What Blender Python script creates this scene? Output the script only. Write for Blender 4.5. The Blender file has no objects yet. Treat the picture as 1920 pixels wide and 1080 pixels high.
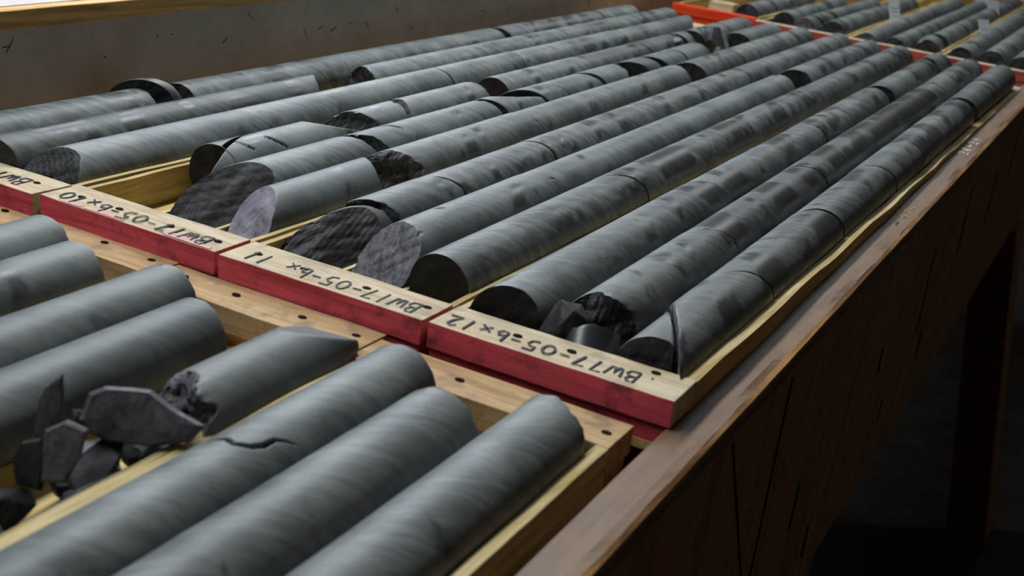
import bpy, bmesh, math, random
import numpy as np
from mathutils import Matrix, Vector, Euler

S = 0.6                      # layout units -> metres
SC = bpy.context.scene
COL = SC.collection

# ------------------------------------------------------------------ camera
cam_d = bpy.data.cameras.new('camera')
cam = bpy.data.objects.new('camera', cam_d); COL.objects.link(cam)
cam.matrix_world = (Matrix.Translation(Vector((1.3710, -1.2776, 0.6017)) * S) @
                    Matrix.Rotation(0.44185, 4, 'Z') @ Matrix.Rotation(1.21439, 4, 'X') @ Matrix.Rotation(0.13264, 4, 'Z'))
cam_d.sensor_width = 36.0
cam_d.lens = 2387.4 * 36.0 / 1920.0
cam_d.clip_start = 0.02
cam_d.dof.use_dof = True
cam_d.dof.focus_distance = 2.05 * S
cam_d.dof.aperture_fstop = 9.0
SC.camera = cam

# ------------------------------------------------------------------ light
SC.view_settings.view_transform = 'Standard'
SC.view_settings.look = 'None'
SC.view_settings.gamma = 1.0
SC.view_settings.exposure = 0.62
SC.view_settings.use_curve_mapping = False
world = bpy.data.worlds.new('world'); SC.world = world
world.use_nodes = True
bg = world.node_tree.nodes['Background']
bg.inputs['Color'].default_value = (0.80, 0.70, 0.60, 1)
bg.inputs['Strength'].default_value = 0.02

def area(name, loc, target, sx, sy, power, color):
    d = bpy.data.lights.new(name, 'AREA'); d.shape = 'RECTANGLE'
    d.size = sx * S; d.size_y = sy * S; d.energy = power; d.color = color
    o = bpy.data.objects.new(name, d); COL.objects.link(o)
    o.location = Vector(loc) * S
    zx = (Vector(loc) - Vector(target)).normalized(); ax = Vector((0, 1, 0)); ax = (ax - zx * ax.dot(zx)).normalized(); ay = zx.cross(ax)
    o.rotation_euler = Matrix((ax, ay, zx)).transposed().to_euler()      # long side runs along the bench
    return o
area('strip_light_left', (-0.85, 0.9, 2.9), (0.3, 0.9, 0.0), 6.5, 0.4, 44, (0.90, 0.96, 1.0))
area('window_light', (-3.6, 5.2, 2.6), (0.2, 1.0, 0.0), 3.0, 1.6, 25, (0.82, 0.92, 1.0))
area('far_ceiling_light', (0.2, 7.5, 4.2), (0.4, 1.6, 0.0), 1.6, 1.6, 12, (0.92, 0.96, 1.0))

rnd = random.Random(7)

# ------------------------------------------------------------------ materials
def mat_base(name):
    m = bpy.data.materials.new(name); m.use_nodes = True
    nt = m.node_tree
    return m, nt, nt.nodes['Principled BSDF']

def N(nt, typ, **kw):
    n = nt.nodes.new(typ)
    for k, v in kw.items():
        if k in ('operation', 'blend_type', 'data_type', 'attribute_type', 'attribute_name', 'noise_dimensions', 'wave_type', 'bands_direction', 'feature', 'distance', 'clamp', 'interpolation_type'):
            setattr(n, k, v)
        else:
            key = k.replace('_', ' ')
            n.inputs[key].default_value = v
    return n

def ramp(nt, stops):
    r = nt.nodes.new('ShaderNodeValToRGB')
    e = r.color_ramp.elements
    e[0].position, e[0].color = stops[0][0], (*stops[0][1], 1)
    e[1].position, e[1].color = stops[-1][0], (*stops[-1][1], 1)
    for p_, c_ in stops[1:-1]:
        x = e.new(p_); x.color = (*c_, 1)
    return r

def obj_coord(nt, rot=(0, 0, 0), scale=(1, 1, 1)):
    """object coordinates, shifted by a different amount on every object"""
    L = nt.links
    tc = nt.nodes.new('ShaderNodeTexCoord'); oi = nt.nodes.new('ShaderNodeObjectInfo')
    mu = N(nt, 'ShaderNodeMath', operation='MULTIPLY'); mu.inputs[1].default_value = 37.0
    L.new(oi.outputs['Random'], mu.inputs[0])
    ad = N(nt, 'ShaderNodeVectorMath', operation='ADD')
    L.new(tc.outputs['Object'], ad.inputs[0]); L.new(mu.outputs[0], ad.inputs[1])
    mr = nt.nodes.new('ShaderNodeMapping'); mr.inputs['Rotation'].default_value = rot
    L.new(ad.outputs[0], mr.inputs['Vector'])
    mp = nt.nodes.new('ShaderNodeMapping'); mp.inputs['Scale'].default_value = scale
    L.new(mr.outputs[0], mp.inputs['Vector'])
    return mp.outputs[0], ad.outputs[0]

def mix(nt, f, a, b, blend='MIX'):
    m = nt.nodes.new('ShaderNodeMix'); m.data_type = 'RGBA'; m.blend_type = blend
    for sock, val in ((m.inputs[0], f), (m.inputs[6], a), (m.inputs[7], b)):
        if hasattr(val, 'links'): nt.links.new(val, sock)
        elif isinstance(val, (int, float)): sock.default_value = val
        else: sock.default_value = (*val, 1)
    return m.outputs[2]

def math_(nt, op, a, b=0.0, clamp=False):
    m = nt.nodes.new('ShaderNodeMath'); m.operation = op; m.use_clamp = clamp
    for i, v in enumerate((a, b)):
        if hasattr(v, 'links'): nt.links.new(v, m.inputs[i])
        else: m.inputs[i].default_value = v
    return m.outputs[0]

def rock_skin():
    m, nt, bs = mat_base('core_skin'); L = nt.links
    fol, raw = obj_coord(nt, (math.radians(-18), 0, math.radians(-42)), (14, 60, 14))
    n0 = N(nt, 'ShaderNodeTexNoise', Scale=1.0, Detail=7.0, Roughness=0.66, Distortion=2.0)
    L.new(fol, n0.inputs['Vector'])
    n1 = N(nt, 'ShaderNodeTexNoise', Scale=14.0, Detail=3.0, Roughness=0.5); L.new(raw, n1.inputs['Vector'])
    n2 = N(nt, 'ShaderNodeTexNoise', Scale=900.0, Detail=2.0); L.new(raw, n2.inputs['Vector'])
    base = ramp(nt, [(0.34, (0.026, 0.031, 0.034)), (0.47, (0.090, 0.104, 0.106)), (0.60, (0.27, 0.29, 0.285))])
    L.new(n0.outputs['Fac'], base.inputs[0])
    bandA = nt.nodes.new('ShaderNodeAttribute'); bandA.attribute_type = 'OBJECT'; bandA.attribute_name = 'banding'
    plain = mix(nt, bandA.outputs['Fac'], (0.125, 0.14, 0.142), base.outputs[0])
    c = mix(nt, 0.45, plain, ramp_from(nt, n1.outputs['Fac'], [(0.38, (0.034, 0.043, 0.046)), (0.62, (0.20, 0.215, 0.207))]), 'MIX')
    sp = ramp_from(nt, n2.outputs['Fac'], [(0.35, (0.8, 0.8, 0.8)), (0.65, (1.15, 1.15, 1.15))])
    c = mix(nt, 0.5, c, sp, 'MULTIPLY')
    # damp patches left where the core was washed
    wet = nt.nodes.new('ShaderNodeAttribute'); wet.attribute_type = 'OBJECT'; wet.attribute_name = 'damp'
    wc, _ = obj_coord(nt, (0.5, 0, 0.3), (12, 16, 12))
    n3 = N(nt, 'ShaderNodeTexNoise', Scale=1.0, Detail=3.0, Roughness=0.55, Distortion=0.4); L.new(wc, n3.inputs['Vector'])
    th = math_(nt, 'ADD', n3.outputs['Fac'], wet.outputs['Fac'])
    mask = nt.nodes.new('ShaderNodeMapRange'); mask.inputs[1].default_value = 0.585; mask.inputs[2].default_value = 0.65
    L.new(th, mask.inputs[0])
    c = mix(nt, math_(nt, 'MULTIPLY', mask.outputs[0], 0.72), c, (0.025, 0.028, 0.030))
    tone = nt.nodes.new('ShaderNodeAttribute'); tone.attribute_type = 'OBJECT'; tone.attribute_name = 'tone'
    tv = nt.nodes.new('ShaderNodeVectorMath'); tv.operation = 'SCALE'
    L.new(c, tv.inputs[0]); L.new(tone.outputs['Fac'], tv.inputs['Scale'])
    L.new(tv.outputs[0], bs.inputs['Base Color'])
    rg = nt.nodes.new('ShaderNodeMapRange'); rg.inputs[3].default_value = 0.5; rg.inputs[4].default_value = 0.34
    L.new(mask.outputs[0], rg.inputs[0]); L.new(rg.outputs[0], bs.inputs['Roughness'])
    bs.inputs['Specular IOR Level'].default_value = 0.6
    bp = N(nt, 'ShaderNodeBump', Strength=0.12, Distance=0.001)
    L.new(n0.outputs['Fac'], bp.inputs['Height'])
    bp2 = N(nt, 'ShaderNodeBump', Strength=0.10, Distance=0.0004)
    L.new(n2.outputs['Fac'], bp2.inputs['Height']); L.new(bp.outputs[0], bp2.inputs['Normal'])
    L.new(bp2.outputs[0], bs.inputs['Normal'])
    return m

def ramp_from(nt, sock, stops):
    r = ramp(nt, stops); nt.links.new(sock, r.inputs[0]); return r.outputs[0]

def rock_broken(name, c0, c1, rough=0.5, bump=0.9):
    m, nt, bs = mat_base(name); L = nt.links
    mp, raw = obj_coord(nt, (0.6, 0.3, 0.2), (45, 90, 45))
    n0 = N(nt, 'ShaderNodeTexNoise', Scale=1.0, Detail=8.0, Roughness=0.7, Distortion=0.6); L.new(mp, n0.inputs['Vector'])
    n1 = N(nt, 'ShaderNodeTexVoronoi', Scale=70.0); L.new(raw, n1.inputs['Vector'])
    L.new(ramp_from(nt, n0.outputs['Fac'], [(0.32, c0), (0.72, c1)]), bs.inputs['Base Color'])
    bs.inputs['Roughness'].default_value = rough
    bs.inputs['Specular IOR Level'].default_value = 0.22
    bp = N(nt, 'ShaderNodeBump', Strength=bump * 0.7, Distance=0.0013); L.new(n0.outputs['Fac'], bp.inputs['Height'])
    bp2 = N(nt, 'ShaderNodeBump', Strength=0.35, Distance=0.002); L.new(n1.outputs['Distance'], bp2.inputs['Height'])
    L.new(bp.outputs[0], bp2.inputs['Normal']); L.new(bp2.outputs[0], bs.inputs['Normal'])
    return m

def wood(name, light, dark, grain='x', scale=1.0, rough=0.65, stain=None, stain_amt=0.0, bump=0.25, spec=0.3):
    m, nt, bs = mat_base(name); L = nt.links
    sc = {'x': (5, 70, 70), 'y': (70, 5, 70), 'z': (70, 70, 5)}[grain]
    mp, raw = obj_coord(nt, (0.02, 0.03, 0.02), tuple(v * scale for v in sc))
    n0 = N(nt, 'ShaderNodeTexNoise', Scale=1.0, Detail=5.0, Roughness=0.6, Distortion=0.9); L.new(mp, n0.inputs['Vector'])
    mp2, _ = obj_coord(nt, (0.02, 0.03, 0.02), tuple(v * scale * 4.5 for v in sc))
    n1 = N(nt, 'ShaderNodeTexNoise', Scale=1.0, Detail=3.0, Roughness=0.6); L.new(mp2, n1.inputs['Vector'])
    c = ramp_from(nt, n0.outputs['Fac'], [(0.34, dark), (0.5, tuple((a * 2 + b) / 3 for a, b in zip(light, dark))), (0.6, light)])
    c = mix(nt, 0.45, c, ramp_from(nt, n1.outputs['Fac'], [(0.3, (0.72, 0.68, 0.62)), (0.6, (1.08, 1.08, 1.08))]), 'MULTIPLY')
    if stain:
        n2 = N(nt, 'ShaderNodeTexNoise', Scale=30.0, Detail=4.0, Roughness=0.65); L.new(raw, n2.inputs['Vector'])
        f = nt.nodes.new('ShaderNodeMapRange'); f.inputs[1].default_value = 0.52; f.inputs[2].default_value = 0.66; f.inputs[4].default_value = stain_amt
        L.new(n2.outputs['Fac'], f.inputs[0]); c = mix(nt, f.outputs[0], c, stain)
    L.new(c, bs.inputs['Base Color'])
    bs.inputs['Roughness'].default_value = rough; bs.inputs['Specular IOR Level'].default_value = spec
    bp = N(nt, 'ShaderNodeBump', Strength=bump, Distance=0.0008); L.new(n1.outputs['Fac'], bp.inputs['Height'])
    bp2 = N(nt, 'ShaderNodeBump', Strength=bump, Distance=0.0015); L.new(n0.outputs['Fac'], bp2.inputs['Height'])
    L.new(bp.outputs[0], bp2.inputs['Normal']); L.new(bp2.outputs[0], bs.inputs['Normal'])
    return m

def flat(name, color, rough=0.6, spec=0.3, noise=None):
    m, nt, bs = mat_base(name)
    if noise:
        _, raw = obj_coord(nt)
        n = N(nt, 'ShaderNodeTexNoise', Scale=noise[0], Detail=6.0, Roughness=0.65); nt.links.new(raw, n.inputs['Vector'])
        nt.links.new(ramp_from(nt, n.outputs['Fac'], [(0.35, noise[1]), (0.65, color)]), bs.inputs['Base Color'])
        bp = N(nt, 'ShaderNodeBump', Strength=0.2, Distance=0.001); nt.links.new(n.outputs['Fac'], bp.inputs['Height']); nt.links.new(bp.outputs[0], bs.inputs['Normal'])
    else:
        bs.inputs['Base Color'].default_value = (*color, 1)
    bs.inputs['Roughness'].default_value = rough; bs.inputs['Specular IOR Level'].default_value = spec
    return m

M = {
    'skin': rock_skin(),
    'dark': rock_broken('broken_rock_dark', (0.009, 0.010, 0.010), (0.046, 0.049, 0.048), 0.5),
    'grey': rock_broken('broken_rock_grey', (0.028, 0.029, 0.032), (0.17, 0.165, 0.185), 0.45),
    'pale': rock_broken('broken_rock_pale', (0.09, 0.085, 0.105), (0.36, 0.335, 0.40), 0.5, 1.2),
    'brown': rock_broken('broken_rock_brown', (0.008, 0.007, 0.006), (0.028, 0.023, 0.020), 0.8, 0.3),
    'plank': wood('pine_plank', (0.64, 0.53, 0.37), (0.47, 0.34, 0.20), 'x', 1.0, 0.7, (0.16, 0.13, 0.11), 0.35),
    'plank_warm': wood('pine_plank_warm', (0.56, 0.38, 0.20), (0.36, 0.20, 0.085), 'x', 0.8, 0.7, (0.13, 0.09, 0.08), 0.5),
    'rail': wood('pine_rail', (0.62, 0.50, 0.26), (0.36, 0.25, 0.08), 'y', 1.0, 0.75),
    'floorboard': wood('pine_bottom', (0.72, 0.55, 0.23), (0.46, 0.29, 0.08), 'y', 0.5, 0.75),
    'red': wood('raspberry_paint', (0.74, 0.10, 0.14), (0.50, 0.05, 0.08), 'x', 1.0, 0.6, (0.13, 0.025, 0.03), 0.7),
    'brick': wood('brick_red_paint', (0.50, 0.085, 0.06), (0.32, 0.04, 0.03), 'x', 1.0, 0.7, (0.2, 0.05, 0.04), 0.5),
    'orange': wood('orange_red_paint', (0.85, 0.075, 0.01), (0.68, 0.035, 0.006), 'x', 1.0, 0.55),
    'rim': wood('worn_bench_wood', (0.215, 0.135, 0.085), (0.15, 0.09, 0.055), 'y', 0.7, 0.5, (0.30, 0.15, 0.055), 0.45, 0.15, 0.35),
    'raw': wood('splintered_wood', (0.55, 0.30, 0.12), (0.30, 0.14, 0.05), 'y', 1.0, 0.7),
    'apron': wood('stained_plywood', (0.36, 0.20, 0.075), (0.25, 0.13, 0.045), 'z', 0.25, 0.6, (0.16, 0.08, 0.03), 0.5, 0.2),
    'legred': flat('oxide_red_paint', (0.16, 0.02, 0.015), 0.6, 0.3, (14.0, (0.08, 0.012, 0.01))),
    'panel': flat('dusty_grey_board', (0.62, 0.52, 0.45), 0.42, 0.4, (18.0, (0.50, 0.41, 0.35))),
    'trim': wood('varnished_pine_edge', (0.85, 0.52, 0.17), (0.45, 0.24, 0.06), 'y', 0.7, 0.45),
    'benchtop': flat('pale_bench_top', (0.72, 0.66, 0.66), 0.5, 0.3, (25.0, (0.6, 0.54, 0.54))),
    'ink': flat('marker_ink', (0.012, 0.012, 0.03), 0.6),
    'whitechalk': flat('white_chalk', (0.85, 0.82, 0.78), 0.9),
    'yellowchalk': flat('yellow_crayon', (0.50, 0.42, 0.06), 0.9),
    'hole': flat('nail_rust', (0.02, 0.010, 0.006), 0.9, 0.05),
    'paper': flat('tag_paper', (0.62, 0.64, 0.66), 0.7, 0.3, (60.0, (0.52, 0.54, 0.56))),
    'print': flat('tag_print', (0.30, 0.31, 0.32), 0.7),
    'concrete': flat('concrete', (0.085, 0.07, 0.055), 0.85, 0.3, (9.0, (0.045, 0.038, 0.03))),
    'rubber': flat('black_rubber', (0.008, 0.008, 0.008), 0.8),
    'pink': flat('pink_paint_smear', (0.66, 0.30, 0.31), 0.7, 0.3, (40.0, (0.62, 0.46, 0.36))),
    'tealtone': rock_broken('broken_rock_slate', (0.03, 0.035, 0.035), (0.12, 0.135, 0.135), 0.45),
}

# ------------------------------------------------------------------ building helpers
def link_mesh(name, V, F, mats, fm=None, parent=None, smooth=None, origin=None):
    """V in layout units; the object's origin goes to its own middle (or `origin`)"""
    V = np.asarray(V, float)
    if origin is None:
        o = (V.min(0) + V.max(0)) / 2
    else:
        o = np.asarray(origin, float)
    me = bpy.data.meshes.new(name)
    me.from_pydata([tuple(v) for v in (V - o) * S], [], F)
    for m in mats: me.materials.append(M[m])
    if fm is not None: me.polygons.foreach_set('material_index', np.asarray(fm, np.int32))
    if smooth is not None:
        me.polygons.foreach_set('use_smooth', np.asarray(smooth, bool) if not isinstance(smooth, bool) else np.full(len(F), smooth))
    me.update()
    ob = bpy.data.objects.new(name, me); COL.objects.link(ob)
    if parent is not None:
        ob.parent = parent
        ob.location = Vector(o * S) - base_of(parent)
    else:
        ob.location = o * S
    return ob

def base_of(p):
    v = Vector(p.location)
    while p.parent is not None:
        p = p.parent; v += Vector(p.location)
    return v

def empty(name, loc):
    o = bpy.data.objects.new(name, None); COL.objects.link(o)
    o.location = Vector(loc) * S; o.empty_display_size = 0.05
    return o

def tag(o, label, cat, group=None):
    o['label'] = label; o['category'] = cat
    if group: o['group'] = group
    return o

def fnoise(seed, n=9, k0=1.0, k1=9.0, dim=3):
    r = np.random.default_rng(seed)
    k = np.geomspace(k0, k1, n)
    d = r.normal(size=(n, dim)); d /= np.linalg.norm(d, axis=1)[:, None]
    ph = r.uniform(0, 6.28, n); a = 1 / k ** 0.8; a /= a.sum()
    def f(P):
        P = np.asarray(P)
        t = np.sin(P @ (d * k[:, None]).T * 3.0 + ph)
        t = np.where(np.arange(n) % 2 == 0, 1 - 2 * np.abs(t), t)
        return (t * a).sum(-1)
    return f

def slab(name, x, y, z, mats, parent=None, jitter=0.0, seed=0, nx=1, ny=1, nz=1, fm=None, bevel=0.0, shape=None):
    """a board with optional subdivisions and worn, slightly wavy edges; fm(normal axis, sign) -> material index"""
    V = []; idx = {}; F = []; mm = []
    def vid(i, j, k):
        key = (i, j, k)
        if key not in idx:
            idx[key] = len(V)
            V.append((x[0] + (x[1] - x[0]) * i / nx, y[0] + (y[1] - y[0]) * j / ny, z[0] + (z[1] - z[0]) * k / nz))
        return idx[key]
    def quad(a, b, c, d, ax, sg):
        F.append((a, b, c, d)); mm.append(fm(ax, sg) if fm else 0)
    for i in range(nx):
        for j in range(ny):
            quad(vid(i, j, 0), vid(i, j + 1, 0), vid(i + 1, j + 1, 0), vid(i + 1, j, 0), 2, -1)
            quad(vid(i, j, nz), vid(i + 1, j, nz), vid(i + 1, j + 1, nz), vid(i, j + 1, nz), 2, 1)
    for i in range(nx):
        for k in range(nz):
            quad(vid(i, 0, k), vid(i + 1, 0, k), vid(i + 1, 0, k + 1), vid(i, 0, k + 1), 1, -1)
            quad(vid(i, ny, k), vid(i, ny, k + 1), vid(i + 1, ny, k + 1), vid(i + 1, ny, k), 1, 1)
    for j in range(ny):
        for k in range(nz):
            quad(vid(0, j, k), vid(0, j, k + 1), vid(0, j + 1, k + 1), vid(0, j + 1, k), 0, -1)
            quad(vid(nx, j, k), vid(nx, j + 1, k), vid(nx, j + 1, k + 1), vid(nx, j, k + 1), 0, 1)
    V = np.array(V)
    if jitter:
        for ax in range(3):
            V[:, ax] += jitter * fnoise(seed * 3 + ax + 11, 6, 4, 40)(V)
    if shape is not None: V = shape(V)
    ob = link_mesh(name, V, F, mats, mm, parent)
    if bevel:
        b = ob.modifiers.new('bevel', 'BEVEL'); b.width = bevel * S; b.segments = 2; b.limit_method = 'ANGLE'; b.angle_limit = 0.7
    return ob

def core(name, x, z, r, y0, y1, a0=0.0, b0=0.0, r0=0.004, a1=0.0, b1=0.0, r1=0.004, seed=0, face='dark', face1=None,
         dx=0.0, dz=0.0, carve=(), cracks=(), tone=1.0, damp=0.0, band=1.0, nth=72, dy=0.012, chip=0.0, crest=True, carve_mat=None, yaw=0.0, roll=(0, 0, 0)):
    """a stick of drill core lying along Y. y0/y1: where each end meets the crest; a,b: slope of the end face across and up;
    r0,r1: roughness of the break; dx,dz: drift of the far end."""
    face1 = face1 or face
    n0 = fnoise(seed + 101, 10, 3, 42, 2); n1 = fnoise(seed + 202, 10, 3, 42, 2)
    cx, cz = (0.55 * r, -0.83 * r) if crest else (0, 0)
    E0 = lambda X, Z: y0 + a0 * (X + cx) + b0 * (Z + cz) + r0 * n0(np.stack([X, Z], -1) / r * 0.22)
    E1 = lambda X, Z: y1 + a1 * (X + cx) + b1 * (Z + cz) + r1 * n1(np.stack([X, Z], -1) / r * 0.22)
    E1r = E1; E1 = lambda X, Z: np.maximum(E1r(X, Z), E0(X, Z) + 0.0004)
    L_ = y1 - y0
    m = int(max(3, min(520, L_ / dy)))
    ts = np.linspace(0, 1, m + 1)
    for pts, w, dep in cracks:
        ya = min(q[1] for q in pts) - 0.012; yb = max(q[1] for q in pts) + 0.012
        ts = np.concatenate([ts, np.arange((ya - y0) / L_, (yb - y0) / L_, 0.0009 / L_)])
    ts = np.unique(np.clip(ts, 0, 1)); ts = ts[np.concatenate([[True], np.diff(ts) > 0.0004 / L_])]; ts[-1] = 1.0
    e = min(0.3, 0.0025 / max(L_, 0.01))
    ts = np.unique(np.concatenate([ts, [e, 1 - e, 2.5 * e, 1 - 2.5 * e]]))
    th = np.linspace(0, 2 * np.pi, nth, endpoint=False)
    ct, st = np.cos(th), np.sin(th)
    wob = fnoise(seed + 303, 5, 1.5, 9, 3)
    V = []
    ch = fnoise(seed + 404, 8, 2, 14, 2)
    for t in ts:
        ex = E0(r * ct, r * st); fx = E1(r * ct, r * st)
        fx = np.maximum(fx, ex + 0.0004)
        yy = ex * (1 - t) + fx * t
        rr = r * (1 + 0.006 * wob(np.stack([ct * 0.3, st * 0.3, yy * 6], -1)))
        if chip:
            d0 = (yy - ex); d1 = (fx - yy)
            cn = np.maximum(0, ch(np.stack([ct, st], -1)) - 0.05)
            rr = rr - r * chip * cn * (np.exp(-d0 / 0.006) + np.exp(-d1 / 0.006))
        if t in (0.0, 1.0): rr = rr * 0.988
        V.append(np.stack([rr * ct, yy, rr * st], -1))
    K = len(ts)
    V = np.concatenate(V); nv = len(V)
    F = []; fm = []; sm = []
    for k in range(K - 1):
        b_ = k * nth
        for i in range(nth):
            j = (i + 1) % nth
            F.append((b_ + i, b_ + j, b_ + nth + j, b_ + nth + i)); fm.append(0); sm.append(True)
    # end caps, with the same break surface
    kr = 14
    for (E, mi, rev, ring0) in ((E0, 1, False, 0), (E1, 2, True, (K - 1) * nth)):
        cap = [V[ring0:ring0 + nth].copy()]
        for q in range(1, kr):
            rho = (1 - q / kr)
            X, Z = r * 0.988 * rho * ct, r * 0.988 * rho * st
            cap.append(np.stack([X, E(X, Z), Z], -1))
        cen = np.array([[0, float(E(np.array(0.0), np.array(0.0))), 0]])
        st0 = nv; V = np.concatenate([V] + cap + [cen]); nv = len(V)
        for q in range(kr - 1):
            for i in range(nth):
                j = (i + 1) % nth
                a, b, c, d = st0 + q * nth + i, st0 + q * nth + j, st0 + (q + 1) * nth + j, st0 + (q + 1) * nth + i
                F.append((a, d, c, b) if rev else (a, b, c, d)); fm.append(mi); sm.append(r0 < 0.006 if not rev else r1 < 0.006)
        for i in range(nth):
            j = (i + 1) % nth
            a, b = st0 + (kr - 1) * nth + i, st0 + (kr - 1) * nth + j
            F.append((a, nv - 1, b) if rev else (a, b, nv - 1)); fm.append(mi); sm.append(True)
    F = [f[::-1] for f in F]
    # cracks: (theta, y) polylines cut into the skin
    for pts, w, dep in cracks:
        P = np.array([(t_ * r, y_) for t_, y_ in pts])
        q = np.stack([np.arctan2(V[:, 2], V[:, 0]) * r, V[:, 1]], -1)
        best = np.full(len(V), 9.0); tt = np.zeros(len(V))
        for s_ in range(len(P) - 1):
            A, B = P[s_], P[s_ + 1]; AB = B - A
            u = np.clip(((q - A) @ AB) / (AB @ AB), 0, 1)
            d = np.linalg.norm(q - (A + u[:, None] * AB), axis=1)
            hit = d < best; best[hit] = d[hit]; tt[hit] = (s_ + u[hit]) / (len(P) - 1)
        taper = np.clip(np.minimum(tt * 8 + 0.5, (1 - tt) * 3 + 0.15), 0, 1)
        g = np.clip(1 - best / (w * taper), 0, 1) ** 0.5 * dep
        rad = np.hypot(V[:, 0], V[:, 2]); ok = rad > 0.9 * r
        f_ = np.where(ok, 1 - g / r, 1); V[:, 0] *= f_; V[:, 2] *= f_
    # broken facets: everything beyond a plane is pushed back onto it
    if len(carve):
        cut = np.zeros(len(V), bool)
        for ci, (p0, nrm, amp) in enumerate(carve):
            nrm = np.array(nrm, float); nrm /= np.linalg.norm(nrm)
            s_ = (V - np.array(p0)) @ nrm
            w_ = amp * fnoise(seed + 500 + ci, 9, 10, 90)(V)
            hit = s_ > w_
            V[hit] -= nrm * (s_[hit] - w_[hit])[:, None]; cut |= hit
        for fi, f in enumerate(F):
            if all(cut[list(f)]) : fm[fi] = 3; sm[fi] = False
    yc = (y0 + y1) / 2
    t = np.clip((V[:, 1] - y0) / max(L_, 1e-6), -0.5, 1.5)
    if any(roll):
        Rm = np.array(Euler(roll).to_matrix()); c0 = np.array([0, yc, 0])
        V = (V - c0) @ Rm.T + c0
    V[:, 0] += x + dx * t; V[:, 2] += z + dz * t
    o = link_mesh(name, V, F, ['skin', face, face1, carve_mat or face], fm, None, sm)
    o['tone'] = float(tone); o['damp'] = float(damp); o['banding'] = float(band)
    return o

def rock(name, loc, size, rot, mat='dark', seed=0, n=16, top=None, rough=0.05, flatness=None):
    r = np.random.default_rng(seed + 900)
    bm = bmesh.new()
    for _ in range(n):
        v = r.normal(size=3); v /= np.linalg.norm(v); v *= r.uniform(0.8, 1.0)
        bm.verts.new(v)
    bmesh.ops.convex_hull(bm, input=bm.verts)
    for v in [v for v in bm.verts if not v.link_faces]: bm.verts.remove(v)
    bmesh.ops.bevel(bm, geom=bm.edges[:], offset=0.03, segments=1, affect='EDGES')
    bmesh.ops.triangulate(bm, faces=bm.faces)
    bmesh.ops.subdivide_edges(bm, edges=bm.edges[:], cuts=3, use_grid_fill=True)
    V = np.array([v.co[:] for v in bm.verts]); F = [tuple(v.index for v in f.verts) for f in bm.faces]
    bm.verts.index_update(); F = [tuple(v.index for v in f.verts) for f in bm.faces]
    bm.free()
    V *= (1 + rough * fnoise(seed, 8, 1, 8)(V))[:, None]
    V *= np.array(size)
    Rm = np.array(Euler(rot).to_matrix()); V = V @ Rm.T + np.array(loc)
    o = link_mesh(name, V, F, [mat], None, None, False)
    o['tone'] = 1.0; o['damp'] = 0.0; o['banding'] = 0.5
    return o

def shard(name, loc, outline, thick, rot, mat='grey', seed=0):
    """thin flat splinter: polygon outline in its own XY plane, with thickness and chipped rims"""
    P = np.array(outline, float); n = len(P)
    # refine the outline
    Q = []
    for i in range(n):
        A, B = P[i], P[(i + 1) % n]
        for k in range(4): Q.append(A + (B - A) * k / 4)
    Q = np.array(Q); f = fnoise(seed, 8, 10, 80, 2)
    Q = Q + 0.0016 * np.stack([f(Q), f(Q[:, ::-1])], -1)
    c = Q.mean(0); m = len(Q)
    lay = []
    for zz, sc in ((-0.5, 0.90), (-0.2, 1.0), (0.25, 0.98), (0.5, 0.88)):
        q = c + (Q - c) * sc
        lay.append(np.column_stack([q, np.full(m, zz * thick)]))
    V = np.concatenate(lay); F = []
    for k in range(3):
        for i in range(m):
            j = (i + 1) % m
            F.append((k * m + i, k * m + j, (k + 1) * m + j, (k + 1) * m + i))
    for k, rev in ((0, True), (3, False)):
        mid = c + (Q - c) * 0.45
        zz = lay[k][0, 2] * 1.15
        st = len(V); V = np.concatenate([V, np.column_stack([mid, np.full(m, zz)]), [[c[0], c[1], zz]]])
        for i in range(m):
            j = (i + 1) % m
            F.append((k * m + i, k * m + j, st + j, st + i) if not rev else (k * m + i, st + i, st + j, k * m + j))
            F.append((st + i, st + j, st + m) if not rev else (st + i, st + m, st + j))
    V[:, 2] += 0.12 * thick * fnoise(seed + 5, 8, 8, 60)(V)
    V[:, 2] += V[:, 0] ** 2 * 2.0
    Rm = np.array(Euler(rot).to_matrix()); V = V @ Rm.T + np.array(loc)
    o = link_mesh(name, V, F, [mat], None, None, False)
    o['tone'] = 1.0; o['damp'] = 0.0; o['banding'] = 0.5
    return o

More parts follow.
